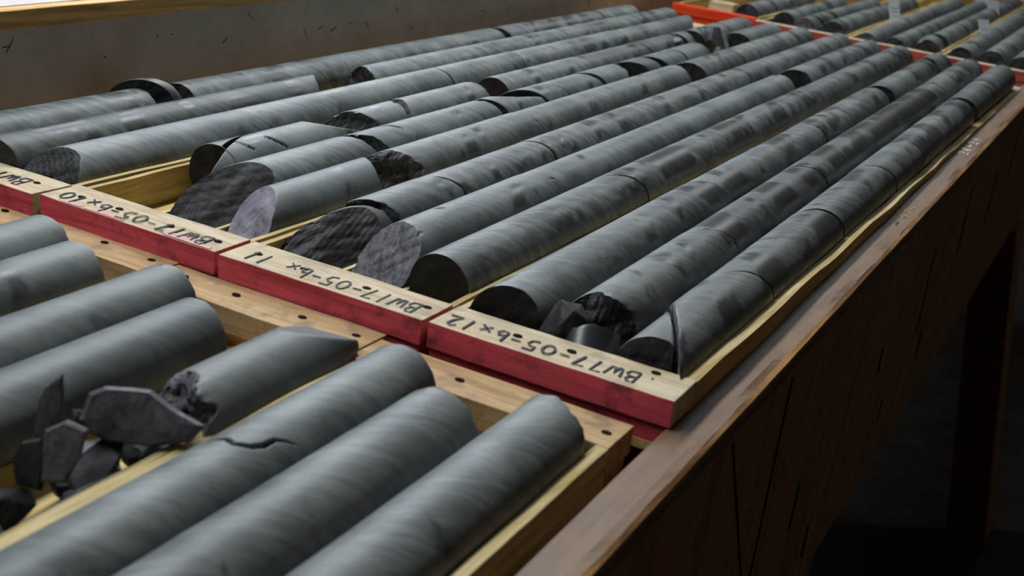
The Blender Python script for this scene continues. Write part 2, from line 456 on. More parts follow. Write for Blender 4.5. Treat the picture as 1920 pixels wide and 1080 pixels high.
# handwriting: pen strokes per character in a 1 x 1 cell
def arc(cx, cy, rx, ry, a0, a1, n=10):
    return [(cx + rx * math.cos(math.radians(a0 + (a1 - a0) * i / n)), cy + ry * math.sin(math.radians(a0 + (a1 - a0) * i / n))) for i in range(n + 1)]
GL = {
    'B': [[(0.08, 0.0), (0.22, 1.0), (0.6, 0.98), (0.72, 0.78), (0.55, 0.56), (0.16, 0.5), (0.6, 0.5), (0.82, 0.3), (0.65, 0.05), (0.08, 0.0)]],
    'W': [[(0.0, 0.85), (0.1, 0.1), (0.28, 0.1), (0.45, 0.7), (0.52, 0.15), (0.72, 0.12), (0.95, 0.95)]],
    '1': [[(0.42, 0.0), (0.58, 1.0)]],
    '7': [[(0.1, 0.92), (0.75, 0.98), (0.35, 0.0)]],
    'L': [[(0.1, 0.92), (0.7, 0.98), (0.45, 0.0)]],
    '-': [[(0.15, 0.5), (0.75, 0.52)]],
    '0': [arc(0.45, 0.45, 0.36, 0.42, 80, 440, 16)],
    '5': [[(0.85, 0.98), (0.25, 0.98), (0.2, 0.58), (0.5, 0.62), (0.74, 0.42), (0.6, 0.1), (0.15, 0.03)]],
    'b': [[(0.15, 1.0), (0.12, 0.05), (0.5, 0.02), (0.72, 0.25), (0.55, 0.48), (0.16, 0.42)]],
    'x': [[(0.1, 0.5), (0.8, 0.0)], [(0.75, 0.55), (0.15, 0.02)]],
    '2': [[(0.1, 0.8), (0.35, 1.0), (0.65, 0.85), (0.5, 0.45), (0.1, 0.02), (0.9, 0.06)]],
    '6': [[(0.6, 1.0), (0.2, 0.6), (0.15, 0.2), (0.45, 0.0), (0.7, 0.25), (0.4, 0.45), (0.18, 0.3)]],
    '9': [[(0.7, 0.6), (0.4, 0.5), (0.2, 0.75), (0.45, 1.0), (0.7, 0.8), (0.55, 0.0)]],
    '4': [[(0.3, 1.0), (0.15, 0.5), (0.7, 0.5)], [(0.62, 1.0), (0.6, 0.0)]],
    '8': [arc(0.4, 0.74, 0.24, 0.24, -90, 270), arc(0.4, 0.25, 0.3, 0.25, 90, 450)],
    '.': [[(0.35, 0.1), (0.45, 0.14)]], 'o': [arc(0.4, 0.3, 0.2, 0.2, 0, 360, 10)],
    's': [[(0.7, 0.9), (0.3, 0.8), (0.6, 0.4), (0.2, 0.2)]], '~': [[(0.1, 0.3), (0.4, 0.6), (0.6, 0.3), (0.9, 0.5)]], ' ': [],
}
def writing(name, text, start, adv, up, pen, mat, parent, z, seed=0, hgt=0.0006, skips=None):
    """start: XY of the baseline's beginning; adv: XY step per character; up: XY vector of the letter height"""
    r = random.Random(seed); V = []; F = []
    start = np.array(start, float); adv = np.array(adv, float); up = np.array(up, float)
    wdir = adv
    for ci, chh in enumerate(text):
        o = start + adv * ci + up * r.uniform(-0.05, 0.05)
        for st_ in GL[chh]:
            P = np.array([o + wdir * px_ * 0.95 + up * py_ for px_, py_ in st_])
            Lf, Rt = [], []
            for i in range(len(P)):
                d = P[min(i + 1, len(P) - 1)] - P[max(i - 1, 0)]
                d /= (np.linalg.norm(d) + 1e-9); nrm = np.array([-d[1], d[0]])
                w = pen * (0.5 + 0.12 * r.uniform(-1, 1))
                Lf.append(P[i] + nrm * w); Rt.append(P[i] - nrm * w)
            b0 = len(V)
            for q in range(len(P)):
                V += [(*Lf[q], z), (*Rt[q], z), (*Lf[q], z + hgt), (*Rt[q], z + hgt)]
            for q in range(len(P) - 1):
                a = b0 + 4 * q; b = a + 4
                F += [(a + 2, a + 3, b + 3, b + 2), (a, b, b + 1, a + 1), (a, a + 2, b + 2, b), (a + 1, b + 1, b + 3, a + 3)]
            e = b0 + 4 * (len(P) - 1)
            F += [(b0, b0 + 1, b0 + 3, b0 + 2), (e, e + 2, e + 3, e + 1)]
    return link_mesh(name, V, F, [mat], None, parent)

def nail(x, y, z, parent, r=0.0042):
    V = []; n = 12
    for k, (rr, zz) in enumerate(((r * 1.25, 0.0), (r * 1.2, 0.0007), (r * 0.8, 0.0009))):
        for i in range(n):
            a = 6.2832 * i / n
            V.append((x + rr * math.cos(a) * 1.25, y + rr * math.sin(a) * 0.9, z + zz))
    F = [tuple(range(2 * n, 3 * n))]
    for k in range(2):
        for i in range(n):
            j = (i + 1) % n; F.append((k * n + i, k * n + j, (k + 1) * n + j, (k + 1) * n + i))
    return link_mesh('nail', V, F, ['hole'], None, parent)

LANES = (0.0585, 0.161, 0.2635)
def make_box(label, group, x, y0, y1, zt, zfar, paint, side='rail', plank='plank', w=0.322, near=True, nails=(), text=None, smear=(), seed=0, name='core_box', rail_w=0.0095, plank_d=0.076, near_h=0.035, z_floor=None, rail_top=-0.004, far_nails=(), div_top=-0.026, right_w=None, side_paint=False):
    """a core tray: bottom board, two side rails, two dividers, planks across both ends"""
    zb = zt - 0.0725
    zf = zt - 0.0605
    e = empty(name, (x + w / 2, (y0 + y1) / 2, zb))
    slab('bottom_board', (x, x + w), (y0 + 0.004, y1 - 0.004), (zb, zf), ['floorboard'], e, 0.0006, seed, 2, 8)
    hn = zt
    yr0 = y0 + 0.01
    yr1 = y1 - 0.01
    for s_ in (0, 1):
        rail_w = rail_w if s_ == 0 else (right_w or rail_w)
        xa = x if s_ == 0 else x + w - rail_w
        def shp(V, s_=s_, xa=xa):
            t = (V[:, 1] - yr0) / (yr1 - yr0)
            V = V.copy(); up = V[:, 2] > zf + 0.01
            V[up, 2] += (zfar - zt) * t[up]
            return V
        slab('side_rail', (xa, xa + rail_w), (yr0 + (0.06 if near else 0), yr1 - (0 if near else 0.06)), (zf, zt + rail_top), [side], e, 0.0022, seed + 3 * s_ + 1, 2, 60, 2, None, 0.0012, shp)
    for s_, xm in enumerate((0.10975, 0.21225)):
        xm += x
        def shp2(V):
            t = (V[:, 1] - yr0) / (yr1 - yr0)
            V = V.copy(); up = V[:, 2] > zf + 0.01
            V[up, 2] += (zfar - zt) * t[up]
            return V
        slab('divider', (xm - 0.0035, xm + 0.0035), (yr0 + 0.05, yr1 - 0.05), (zf, zt + div_top), [side], e, 0.0012, seed + 20 + s_, 1, 50, 2, None, 0.0008, shp2)
    front = (lambda ax, sg: 1 if (ax == 1 and sg < 0) or (side_paint and ax == 0 and sg > 0) else 0)
    if near:
        pl = slab('end_plank', (x, x + w), (y0, y0 + plank_d), (zt - near_h, zt), [plank, paint], e, 0.0016, seed + 5, 16, 3, 2, front, 0.0012)
        slab('lower_plank', (x + 0.003, x + w - 0.004), (y0 - 0.003 + 0.008, y0 + 0.045), (zb, zt - near_h - 0.004), [plank, paint], e, 0.0014, seed + 6, 10, 2, 1, front, 0.001)
        slab('far_plank', (x, x + w), (y1 - 0.07, y1), (zfar - 0.032, zfar), [plank], e, 0.0012, seed + 7, 10, 2, 1, None, 0.001)
    else:
        pl = slab('end_plank', (x, x + w), (y1 - 0.072, y1), (zt - 0.035, zt), [plank], e, 0.0016, seed + 5, 16, 3, 1, None, 0.0012)
        slab('lower_plank', (x + 0.004, x + w - 0.004), (y1 - 0.055, y1 - 0.004), (zb, zt - 0.037), [plank], e, 0.001, seed + 6, 6, 1, 1, None, 0.001)
    for nx_, ny_ in nails: nail(nx_, ny_, zt + 0.0004, pl)
    if text: writing('ink_marking', *text, 'ink', pl, zt + 0.0008, seed)
    for q, (sx_, sy_, sw_, sh_) in enumerate(smear):
        a = np.linspace(0, 2 * np.pi, 40, endpoint=False); f = fnoise(seed + q + 70, 6, 1, 6, 2)
        rr = 1 + 0.45 * f(np.stack([np.cos(a), np.sin(a)], -1))
        P = np.stack([sx_ + sw_ * rr * np.cos(a), np.maximum(y0 + 0.0012, sy_ + sh_ * rr * np.sin(a))], -1)
        V = np.concatenate([np.column_stack([P, np.full(40, zt + 0.0003)]), np.column_stack([P, np.full(40, zt + 0.0006)])])
        F = [tuple(range(40, 80))] + [(i, (i + 1) % 40, 40 + (i + 1) % 40, 40 + i) for i in range(40)]
        link_mesh('paint_smear', V, F, ['pink'], None, pl)
    tag(e, label, 'core box', group)
    return e

# ------------------------------------------------------------------ the floor
def struct(o): o['kind'] = 'structure'; return o
FZ = -2.02
struct(slab('floor', (-6, 6), (-5, 14), (FZ - 0.1, FZ), ['concrete']))
def matshape(V):
    A = np.array([0.673, 3.617]); B = np.array([1.348, 4.091]); d = (B - A) / np.linalg.norm(B - A); n_ = np.array([-d[1], d[0]])
    t = V[:, 0].copy(); s_ = V[:, 1].copy()
    V = V.copy(); V[:, 0] = A[0] + d[0] * t + n_[0] * s_; V[:, 1] = A[1] + d[1] * t + n_[1] * s_
    return V
tag(slab('floor_mat', (-3.5, 2.5), (-2.6, 0.0), (FZ, FZ + 0.012), ['rubber'], None, 0.002, 3, 20, 4, 1, None, 0, matshape),
    'black rubber mat on the floor under the bench', 'mat')

# ------------------------------------------------------------------ the bench the boxes lie on
bench = empty('workbench', (0.3, 1.5, FZ))
tag(bench, 'long brown wooden bench carrying all the core boxes', 'workbench')
def rimshape(V):
    V = V.copy(); out = V[:, 0] > 1.025
    f = fnoise(5, 10, 2, 40)
    V[out, 0] += 0.004 * f(V[out]) - 0.001
    topout = out & (V[:, 2] > -0.05); V[topout, 2] -= np.maximum(0, 0.007 * f(V[topout] * 1.7) + 0.002)
    return V
slab('rim_board', (0.984, 1.034), (-2.2, 7.2), (-0.075, -0.037), ['rim', 'raw'], bench, 0.0012, 31, 4, 380, 2, None, 0.0, rimshape)
# raw splintered arris along the rim board's outer edge
ys = np.arange(-2.2, 7.2, 0.006); f = fnoise(77, 10, 1.5, 60, 1)
V = []; F = []
for i, y in enumerate(ys):
    w_ = 0.0035 + 0.006 * max(0, float(f(np.array([[y]]))[0]) + 0.2); h_ = 0.004 + 0.004 * abs(float(f(np.array([[y + 9.3]]))[0]))
    V += [(1.0375 - w_, y, -0.0372 + 0.0012), (1.0385, y, -0.0372 - h_ * 0.5), (1.0385, y, -0.0372 - h_ * 1.6), (1.0375 - w_, y, -0.0372 - h_ * 1.6)]
for i in range(len(ys) - 1):
    a = 4 * i; b = a + 4
    for q in range(4): F.append((a + q, b + q, b + (q + 1) % 4, a + (q + 1) % 4))
F += [(0, 1, 2, 3), (len(V) - 4, len(V) - 1, len(V) - 2, len(V) - 3)]
link_mesh('splintered_edge', V, F, ['raw'], None, bench)
slab('apron', (1.010, 1.033), (0.948, 7.2), (-0.663, -0.075), ['apron'], bench, 0.001, 32, 1, 60, 8)
slab('apron', (1.010, 1.033), (-2.2, 0.9445), (-0.663, -0.075), ['apron'], bench, 0.001, 33, 1, 40, 8)
slab('leg', (0.90, 1.032), (0.70, 0.955), (FZ, -0.6645), ['apron'], bench, 0.001, 34, 1, 1, 6)
slab('leg', (-0.36, -0.24), (0.70, 0.95), (FZ, -0.16), ['apron'], bench)
slab('leg', (-0.36, -0.24), (3.75, 3.95), (FZ, -0.16), ['apron'], bench)
# far right leg: two red boards face to face with a bare wooden one behind, kicked out at the foot
def legsh(V):
    V = V.copy(); t = (-0.62 - V[:, 2]) / (2.02 - 0.62)
    V[:, 0] += 0.215 * t; V[:, 0] += (V[:, 0] - 1.0) * 0.0
    return V
lg = slab('leg', (0.893, 0.968), (3.80, 3.83), (FZ, -0.62), ['legred'], bench, 0.0006, 35, 1, 1, 12, None, 0.001, legsh)
slab('leg_board', (0.971, 1.046), (3.80, 3.83), (FZ, -0.665), ['legred'], lg, 0.0006, 36, 1, 1, 12, None, 0.001, legsh)
slab('leg_board', (1.020, 1.046), (3.832, 4.05), (FZ, -0.665), ['apron'], lg, 0.0006, 37, 1, 1, 12, None, 0.001, legsh)
slab('bench_bed', (-0.37, 0.984), (-2.2, 7.2), (-0.165, -0.147), ['apron'], bench)
slab('bearer', (-0.36, 0.975), (-2.1, -0.02), (-0.147, -0.108), ['apron'], bench)
for y in (0.1, 1.5, 3.0, 3.45, 5.0, 6.8):
    slab('bearer', (-0.36, 0.975), (y, y + 0.09), (-0.147, -0.0735), ['apron'], bench)
# chalk on the rim and scars in the apron
writing('chalk_mark', '26-24', (1.016, 1.905), (0.0, 0.05), (-0.022, 0.008), 0.0024, 'whitechalk', bench, -0.0355, 3)
writing('crayon_mark', '4s~.', (1.020, 1.185), (0.0, 0.036), (-0.018, 0.004), 0.0017, 'yellowchalk', bench, -0.0355, 4)
writing('crayon_mark', '-', (1.015, 1.12), (0.0, 0.05), (-0.010, 0.0), 0.0017, 'ink', bench, -0.0355, 5)
for i, (ya, za, yb, zb_, w_) in enumerate(((0.12, -0.085, 0.52, -0.66, 0.0022), (0.385, -0.09, 0.40, -0.655, 0.0016), (1.62, -0.20, 1.66, -0.42, 0.0022), (2.05, -0.14, 2.10, -0.33, 0.002), (1.18, -0.30, 1.20, -0.36, 0.006), (1.36, -0.48, 1.37, -0.54, 0.006), (2.6, -0.2, 2.62, -0.36, 0.006), (2.95, -0.12, 3.0, -0.30, 0.006), (0.62, -0.36, 0.625, -0.45, 0.006), (0.8, -0.53, 0.81, -0.60, 0.008), (1.75, -0.44, 1.77, -0.52, 0.007))):
    w_ *= 0.55; ym = (ya + yb) / 2
    V = [(1.0330, ya - w_ * 0.3, za), (1.0330, ya + w_, za), (1.0330, yb + w_ * 0.3, zb_), (1.0330, yb - w_, zb_)]
    V = V + [(x_ + 0.0025, y_, z_) for x_, y_, z_ in V]
    link_mesh('scar', V, [(0, 1, 2, 3), (7, 6, 5, 4), (0, 4, 5, 1), (1, 5, 6, 2), (2, 6, 7, 3), (3, 7, 4, 0)], ['hole'], None, bench)

# ------------------------------------------------------------------ the taller bench along the left
tall = empty('tall_bench', (-0.75, 1.5, FZ))
tag(tall, 'taller bench at the left with grey scuffed side board and pale top', 'workbench')
slab('side_board', (-0.41, -0.388), (-1.5, 3.335), (-0.6, 0.142), ['panel'], tall, 0.0006, 41, 1, 20, 3)
slab('side_board', (-0.41, -0.389), (3.343, 7.0), (-0.6, 0.142), ['panel'], tall, 0.0006, 42, 1, 20, 3)
slab('edge_strip', (-0.415, -0.384), (-1.5, 7.0), (0.1425, 0.176), ['trim'], tall, 0.001, 43, 1, 80, 1, None, 0.002)
slab('bench_top', (-1.5, -0.4155), (-1.5, 7.0), (0.15, 0.1765), ['benchtop'], tall)
for y in (-1.2, 2.6, 6.5):
    slab('leg', (-1.4, -1.3), (y, y + 0.1), (FZ, 0.15), ['apron'], tall)
    slab('leg', (-0.55, -0.45), (y, y + 0.1), (FZ, 0.15), ['apron'], tall)
r_ = random.Random(12)
for i in range(26):
    y = r_.uniform(0.2, 3.0); z = r_.uniform(0.03, 0.13); L_ = r_.uniform(0.006, 0.03); an = r_.uniform(-1, 1); w_ = r_.uniform(0.0006, 0.0016)
    dy_, dz_ = L_ * math.cos(an), L_ * math.sin(an)
    V = [(-0.3872, y, z - w_), (-0.3872, y + dy_, z + dz_ - w_ * 0.3), (-0.3872, y + dy_, z + dz_ + w_ * 0.3), (-0.3872, y, z + w_)]
    V = V + [(x_ - 0.002, y_, z_) for x_, y_, z_ in V]
    link_mesh('scuff', V, [(3, 2, 1, 0), (4, 5, 6, 7), (0, 1, 5, 4), (1, 2, 6, 5), (2, 3, 7, 6), (3, 0, 4, 7)], ['hole'], None, tall)

# ------------------------------------------------------------------ core boxes
P12 = dict(nails=((0.764, 0.040), (0.941, 0.060), (0.679, 0.012)))
def txt(s, xr, xl, yb, n=None, h=0.034, slope=0.0):
    n = n or len(s); st_ = (xl - xr) / n
    return (s, (xr, yb + h), (st_, slope / n), (0.0 + 0.004, -h), 0.0031)
make_box('core box marked BW17-05 bx 12, at the right edge of the bench', 'core boxes of the middle row', 0.660, 0.0, 3.19, 0.0, -0.035, 'red',
         nails=((0.764, 0.040), (0.941, 0.060), (0.836, 0.045)), text=txt('.BWL7-05-bx12', 0.952, 0.667, 0.012, None, 0.032, -0.004), seed=12, w=0.3285, right_w=0.0165, rail_top=-0.001)
make_box('core box marked BW17-05 bx 11, between the boxes marked 10 and 12', 'core boxes of the middle row', 0.330, -0.003, 3.185, 0.0, -0.035, 'red',
         nails=((0.444, 0.034), (0.542, 0.037), (0.634, 0.038), (0.367, 0.035)), text=txt('BW17-05-bx 11', 0.628, 0.352, 0.006), seed=11, side_paint=True)
make_box('core box marked BW17-05 bx 10 with pink smears, partly empty left channel', 'core boxes of the middle row', -0.001, 0.0, 3.19, 0.0, -0.035, 'red',
         nails=((0.116, 0.036), (0.044, 0.035), (0.213, 0.034), (0.298, 0.034)), text=txt('BW17-05-bx10', 0.290, 0.012, 0.006, None, 0.033),
         smear=((0.262, 0.006, 0.045, 0.012), (0.12, 0.007, 0.035, 0.009), (0.055, 0.004, 0.025, 0.006)), seed=10, side_paint=True)
make_box('core box beside the tall bench, only the BW of its marking in view', 'core boxes of the middle row', -0.331, -0.008, 3.19, 0.0, -0.035, 'red',
         nails=((-0.045, 0.034), (-0.20, 0.034)), text=txt('BW17-05-bx9', -0.055, -0.31, 0.004), seed=9)
# front row (their far ends are in view)
make_box('front box at the bench edge holding three long grey cores', 'core boxes of the front row', 0.6085, -2.0, -0.022, -0.033, -0.033, 'red', near=False, plank='plank_warm',
         w=0.345, nails=((0.742, -0.058), (0.848, -0.058), (0.936, -0.063)), seed=21, rail_w=0.0155, rail_top=0.0)
make_box('front box holding the rubble and shards', 'core boxes of the front row', 0.264, -2.0, -0.004, -0.033, -0.033, 'red', near=False, plank='plank_warm',
         w=0.341, nails=((0.389, -0.036), (0.496, -0.036), (0.579, -0.036), (0.300, -0.034)), seed=22)
make_box('front box at the left edge of the view', 'core boxes of the front row', -0.080, -2.0, 0.010, -0.033, -0.033, 'red', near=False, plank='plank_warm',
         w=0.341, nails=((-0.051, -0.02), (0.138, -0.015), (0.229, -0.02)), seed=23)
# far row
FX = 0.027
make_box('far core box with bright orange-red end, mostly empty', 'core boxes of the far row', FX - 0.33, 3.33, 6.5, 0.004, 0.0, 'orange', plank='orange', seed=31, plank_d=0.035)
make_box('far core box with brick red end, next right of the orange-red box', 'core boxes of the far row', FX, 3.31, 6.5, 0.0, 0.0, 'brick', seed=32, plank_d=0.035)
make_box('brick red ended far box with a standing tag, second right of the orange-red box', 'core boxes of the far row', FX + 0.33, 3.31, 6.5, 0.0, 0.0, 'brick', seed=33, plank_d=0.035)
make_box('far core box with brick red end at the right edge of the view', 'core boxes of the far row', FX + 0.66, 3.31, 6.5, 0.0, 0.0, 'brick', seed=34, plank_d=0.035)

# ------------------------------------------------------------------ cores of the middle row
BX = (-0.331, -0.001, 0.330, 0.660)
def lx(i): return BX[i // 3] + LANES[i % 3]
R0 = 0.0490
Z0 = -0.0110
WHERE = ['line against the tall bench', 'second line from the tall bench', 'third line from the tall bench'] + \
        ['%s line of box bx %d' % (c_, b_) for b_ in (10, 11, 12) for c_ in ('left', 'middle', 'right')]
GRP = 'drill cores of the middle row'
ORD = ['nearest', 'second', 'third', 'fourth', 'fifth', 'sixth', 'seventh', 'eighth', 'ninth', 'tenth', 'eleventh', 'twelfth']
pieces = {
 0: [dict(y=(-0.30, 0.485), a1=0.1, r1=0.006, look='long grey-green core stick', tone=0.85, b=0.8),
     dict(y=(0.470, 0.492), a0=0.9, a1=0.9, b0=0.1, r0=0.004, r1=0.008, rs=0.93, look='thin raised dark-edged wedge of core', zz=0.022, tone=1.0),
     dict(y=(0.588, 1.845), a0=0.2, b0=-0.2, r0=0.010, a1=0.3, look='long grey core with dark slanted end', tone=0.9, b=0.9),
     dict(y=(1.868, 2.10), a0=0.5, r0=0.010, look='mottled damp core with black broken end', damp=0.08, b=1.0),
     dict(y=(2.103, 2.284), look='short mottled damp core', damp=0.10),
     dict(y=(2.288, 2.538), look='mottled damp core', damp=0.08),
     dict(y=(2.542, 2.825), look='farthest core', damp=0.04)],
 1: [dict(y=(0.065, 0.915), a1=-0.9, b1=-0.3, r1=0.006, look='dark swirl-banded core', tone=0.42, damp=0.05, b=1.0, face='dark'),
     dict(y=(1.085, 2.928), r0=0.014, a0=-0.3, look='long banded core with rough black end', tone=0.92, b=0.9)],
 2: [dict(y=(0.102, 1.206), r0=0.010, a0=0.22, b0=0.79, look='thick pale grey core with rough black end', tone=1.08, b=0.55, a1=0.25),
     dict(y=(1.212, 1.592), a0=0.25, look='grey core', b=0.7, a1=-0.2),
     dict(y=(1.597, 2.21), a0=-0.2, look='grey banded core', b=0.8, a1=0.7),
     dict(y=(2.213, 2.86), a0=0.7, look='grey core with scooped far end', b=0.7, r1=0.012, a1=-0.6, b1=0.8)],
 3: [dict(y=(0.307, 0.412), a1=-2.6, r1=0.004, look='small wedge of core with brown flat end', face='brown', tone=1.0, b=0.3, a0=0.1),
     dict(y=(0.434, 0.662), a0=-2.6, a1=0.25, r0=0.006, look='smooth grey core with two short cracks', b=0.3, face='dark',
          cracks=(([(1.5, 0.350), (1.25, 0.356), (1.0, 0.366), (0.8, 0.374)], 0.0022, 0.006), ([(1.3, 0.423), (0.95, 0.436), (0.6, 0.454)], 0.0024, 0.007)),
          carve=((( -0.01, 0.56, 0.0475), (-0.1, 0.26, 1.0), 0.0006),), dy=0.002, nth=160, cmat='skin'),
     dict(y=(0.690, 0.852), a0=0.7, b0=0.2, r0=0.010, a1=-0.2, look='short grey core with dark lipped near end', face='tealtone', b=0.3, face1='grey', chip=0.2),
     dict(y=(0.880, 1.15), a0=-0.4, b0=0.2, r0=0.012, face='grey', look='smooth grey-green core with pale broken near end', b=0.4, a1=0.3, chip=0.2),
     dict(y=(1.262, 1.686), a0=0.0, r0=0.002, look='core with flat brown sawn end', face='brown', b=0.9, a1=0.8),
     dict(y=(1.690, 2.08), a0=0.8, look='smooth dark core', b=0.6, tone=0.72, a1=0.7),
     dict(y=(2.084, 2.36), a0=0.7, look='shiny dark core', b=0.4, tone=0.62, damp=0.06, a1=0.4),
     dict(y=(2.405, 2.50), a0=0.4, r0=0.01, look='short cracked core', b=0.4, tone=0.9, a1=-0.3, r1=0.01),
     dict(y=(2.535, 2.615), a0=0.5, r0=0.006, look='stubby rounded core disc', b=0.2, tone=1.1, a1=0.9, r1=0.01),
     dict(y=(2.640, 3.06), a0=0.8, r0=0.01, look='farthest core', b=0.4)],
 4: [dict(y=(0.245, 0.527), a0=0.9, b0=1.5, r0=0.008, b1=0.0, a1=0.6, r1=0.012, look='core with big rough black near end', face='dark', b=0.6, tone=1.05),
     dict(y=(0.548, 1.008), a0=1.0, r0=0.012, look='long core with glassy chipped near end', b=0.6, a1=0.5, face='tealtone', chip=0.25,
          cracks=(([(2.2, 0.60), (2.0, 0.634), (1.6, 0.67), (1.3, 0.683), (1.15, 0.688)], 0.0035, 0.005),), dy=0.003, nth=140),
     dict(y=(1.030, 1.160), a0=0.6, r0=0.01, look='core with flaked flat top', b=0.6, a1=1.15, tone=1.1, carve=(((-0.012, 1.12, 0.0405), (-0.25, 0.15, 1.0), 0.0025),), cmat='tealtone', dy=0.004),
     dict(y=(1.178, 1.285), a0=1.15, look='short smooth core with slanted ends', b=0.4, a1=1.15, tone=1.1),
     dict(y=(1.291, 1.490), a0=1.15, look='smooth core', b=0.4, a1=1.0, r1=0.008, tone=1.05),
     dict(y=(1.508, 1.735), a0=1.0, r0=0.004, look='smooth core with notched far end', b=0.4, a1=-0.3, r1=0.014, tone=1.05),
     dict(y=(1.765, 1.865), a0=1.3, r0=0.012, look='broken wedge of core', b=0.3, a1=1.2, r1=0.01, tone=1.0),
     dict(y=(1.905, 2.10), a0=1.3, r0=0.010, look='core with black slanted near end', b=0.5, a1=0.6),
     dict(y=(2.106, 2.30), a0=0.6, look='smooth pale core before the black rubble', b=0.4, a1=0.5, r1=0.015),
     dict(y=(2.66, 2.86), a0=0.9, r0=0.022, look='core with ragged black near end', b=0.3, a1=0.3, face='dark'),
     dict(y=(2.863, 3.07), a0=0.3, look='farthest core', b=0.5)],
 5: [dict(y=(0.200, 0.473), a0=-0.5, b0=0.95, r0=0.007, a1=-0.8, b1=-0.5, r1=0.004, look='core with bright lavender broken near end', face='pale', face1='dark', b=0.25, tone=0.95),
     dict(y=(0.520, 0.977), a0=0.55, b0=0.1, r0=0.026, look='core with craggy glinting near end', face='grey', b=0.5, a1=0.55, chip=0.25),
     dict(y=(0.981, 1.875), a0=0.55, look='long pale grey core with chipped far end', b=0.45, a1=0.2, r1=0.014, tone=1.05),
     dict(y=(1.955, 2.285), a0=0.75, b0=0.0, r0=0.008, look='core with black slanted near end', b=0.8, a1=0.7),
     dict(y=(2.289, 3.09), a0=0.7, look='farthest mottled core', b=1.0)],
 6: [dict(y=(0.200, 0.245), a0=0.9, b0=1.5, zz=-0.008, r0=0.016, a1=0.4, b1=0.4, r1=0.022, look='large craggy black chunk of core', face='dark', tone=0.35, band=0.2, b=0.2, chip=0.6,
          carve=(((0.03, 0.15, 0.02), (0.8, -0.35, 0.5), 0.006),)),
     dict(y=(0.262, 0.425), a0=0.5, r0=0.026, face='grey', look='short core with glinting craggy near end', b=0.6, a1=0.9, r1=0.006, chip=0.3),
     dict(y=(0.430, 0.797), a0=0.9, look='mottled core', b=0.8, a1=0.4, damp=0.03),
     dict(y=(0.801, 3.11), a0=0.4, look='very long streaky core', b=1.25, damp=0.03, tone=0.95)],
 7: [dict(y=(0.214, 0.586), a0=-0.15, b0=1.15, r0=0.012, face='grey', look='core with pale-veined rough near end', b=0.45, a1=0.9, chip=0.3, damp=0.0,
          cracks=(([(1.84, 0.307), (1.62, 0.319)], 0.0055, 0.006),), dy=0.003, nth=140),
     dict(y=(0.590, 2.065), a0=0.9, look='long smooth pale grey core', b=0.4, damp=-0.02, tone=1.03),
     dict(y=(2.185, 2.84), a0=0.7, b0=0.1, r0=0.004, look='core with black sawn near end', b=0.8, a1=0.5, damp=0.02),
     dict(y=(2.844, 3.11), a0=0.5, look='farthest smooth core with dark blotches', b=0.7, damp=0.02)],
 8: [dict(y=(0.136, 0.70), a0=0.0, r0=0.0015, face='brown', look='core with flat black sawn near end', b=0.9, a1=1.0, damp=0.02, tone=0.9),
     dict(y=(0.703, 1.70), a0=1.0, look='long streaky glossy core', b=0.9, a1=0.35, damp=0.07),
     dict(y=(1.707, 2.00), a0=0.35, look='streaky core', b=0.8, a1=0.6, damp=0.03),
     dict(y=(2.004, 2.747), a0=0.6, look='mottled pale core', b=0.8, a1=0.45),
     dict(y=(2.753, 3.11), a0=0.45, look='farthest smooth core', b=0.5)],
 9: [dict(y=(0.092, 0.804), a0=0.2, b0=0.12, r0=0.004, face='brown', look='pale core with flat brown-black near end', b=0.6, a1=0.7),
     dict(y=(0.808, 1.202), a0=0.7, look='mottled core', b=0.7, a1=0.7, damp=0.02),
     dict(y=(1.205, 1.513), a0=0.7, look='mottled damp core', b=0.8, a1=0.3, damp=0.07),
     dict(y=(1.517, 2.162), a0=0.3, look='mottled core', b=0.8, damp=0.05, a1=0.2),
     dict(y=(2.215, 2.585), a0=0.6, r0=0.006, look='streaked core with black near end', b=0.6, a1=0.5),
     dict(y=(2.592, 2.93), a0=0.5, look='dark core broken at its far end', b=0.3, tone=0.6, a1=-0.9, r1=0.016),
     dict(y=(2.985, 3.09), a0=-0.9, r0=0.012, look='small farthest lump of core', b=0.2, tone=0.7, a1=0.6, r1=0.02)],
 10: [dict(y=(0.158, 0.538), a0=0.35, b0=0.25, r0=0.020, face='dark', look='core with ragged black near end behind lumps', b=0.5, a1=0.8, chip=0.2),
      dict(y=(0.541, 1.093), a0=0.8, look='long dark glossy core', b=0.6, a1=0.7, damp=0.06, tone=0.8),
      dict(y=(1.096, 2.286), a0=0.7, look='long glossy black-grey core', b=0.5, damp=0.16, tone=0.75, a1=0.8),
      dict(y=(2.290, 3.11), a0=0.8, look='farthest mottled core', b=0.8, damp=0.03, r1=0.01)],
 11: [dict(y=(0.092, 0.250), a0=0.1, b0=0.1, r0=0.006, face='dark', look='short dark core stub', b=0.4, carve=(((0, 0.146, 0), (2.2, 1.0, 0.0), 0.002),), dy=0.004, a1=0.0, r1=0.006, zz=-0.006, tone=0.9),
      dict(y=(0.220, 0.373), a0=-2.2, b0=-0.2, r0=0.006, face='pale', look='core with bright chipped near rim', b=0.5, a1=0.9, damp=0.05),
      dict(y=(0.378, 0.811), a0=0.9, look='mottled damp core', b=0.5, a1=0.6, damp=0.06),
      dict(y=(0.824, 1.236), a0=0.6, look='mottled core beyond a dark ring', b=0.7, a1=0.7, damp=0.05),
      dict(y=(1.240, 1.533), a0=0.7, look='smooth grey core', b=0.5, a1=0.6, damp=-0.02),
      dict(y=(1.539, 2.244), a0=0.6, look='patchy damp core', b=0.6, a1=0.4, damp=0.05),
      dict(y=(2.298, 2.596), a0=0.5, r0=0.006, look='smooth pale core with black near end', b=0.3, a1=0.6),
      dict(y=(2.600, 3.11), a0=0.6, look='farthest smooth pale core', b=0.3)],
}
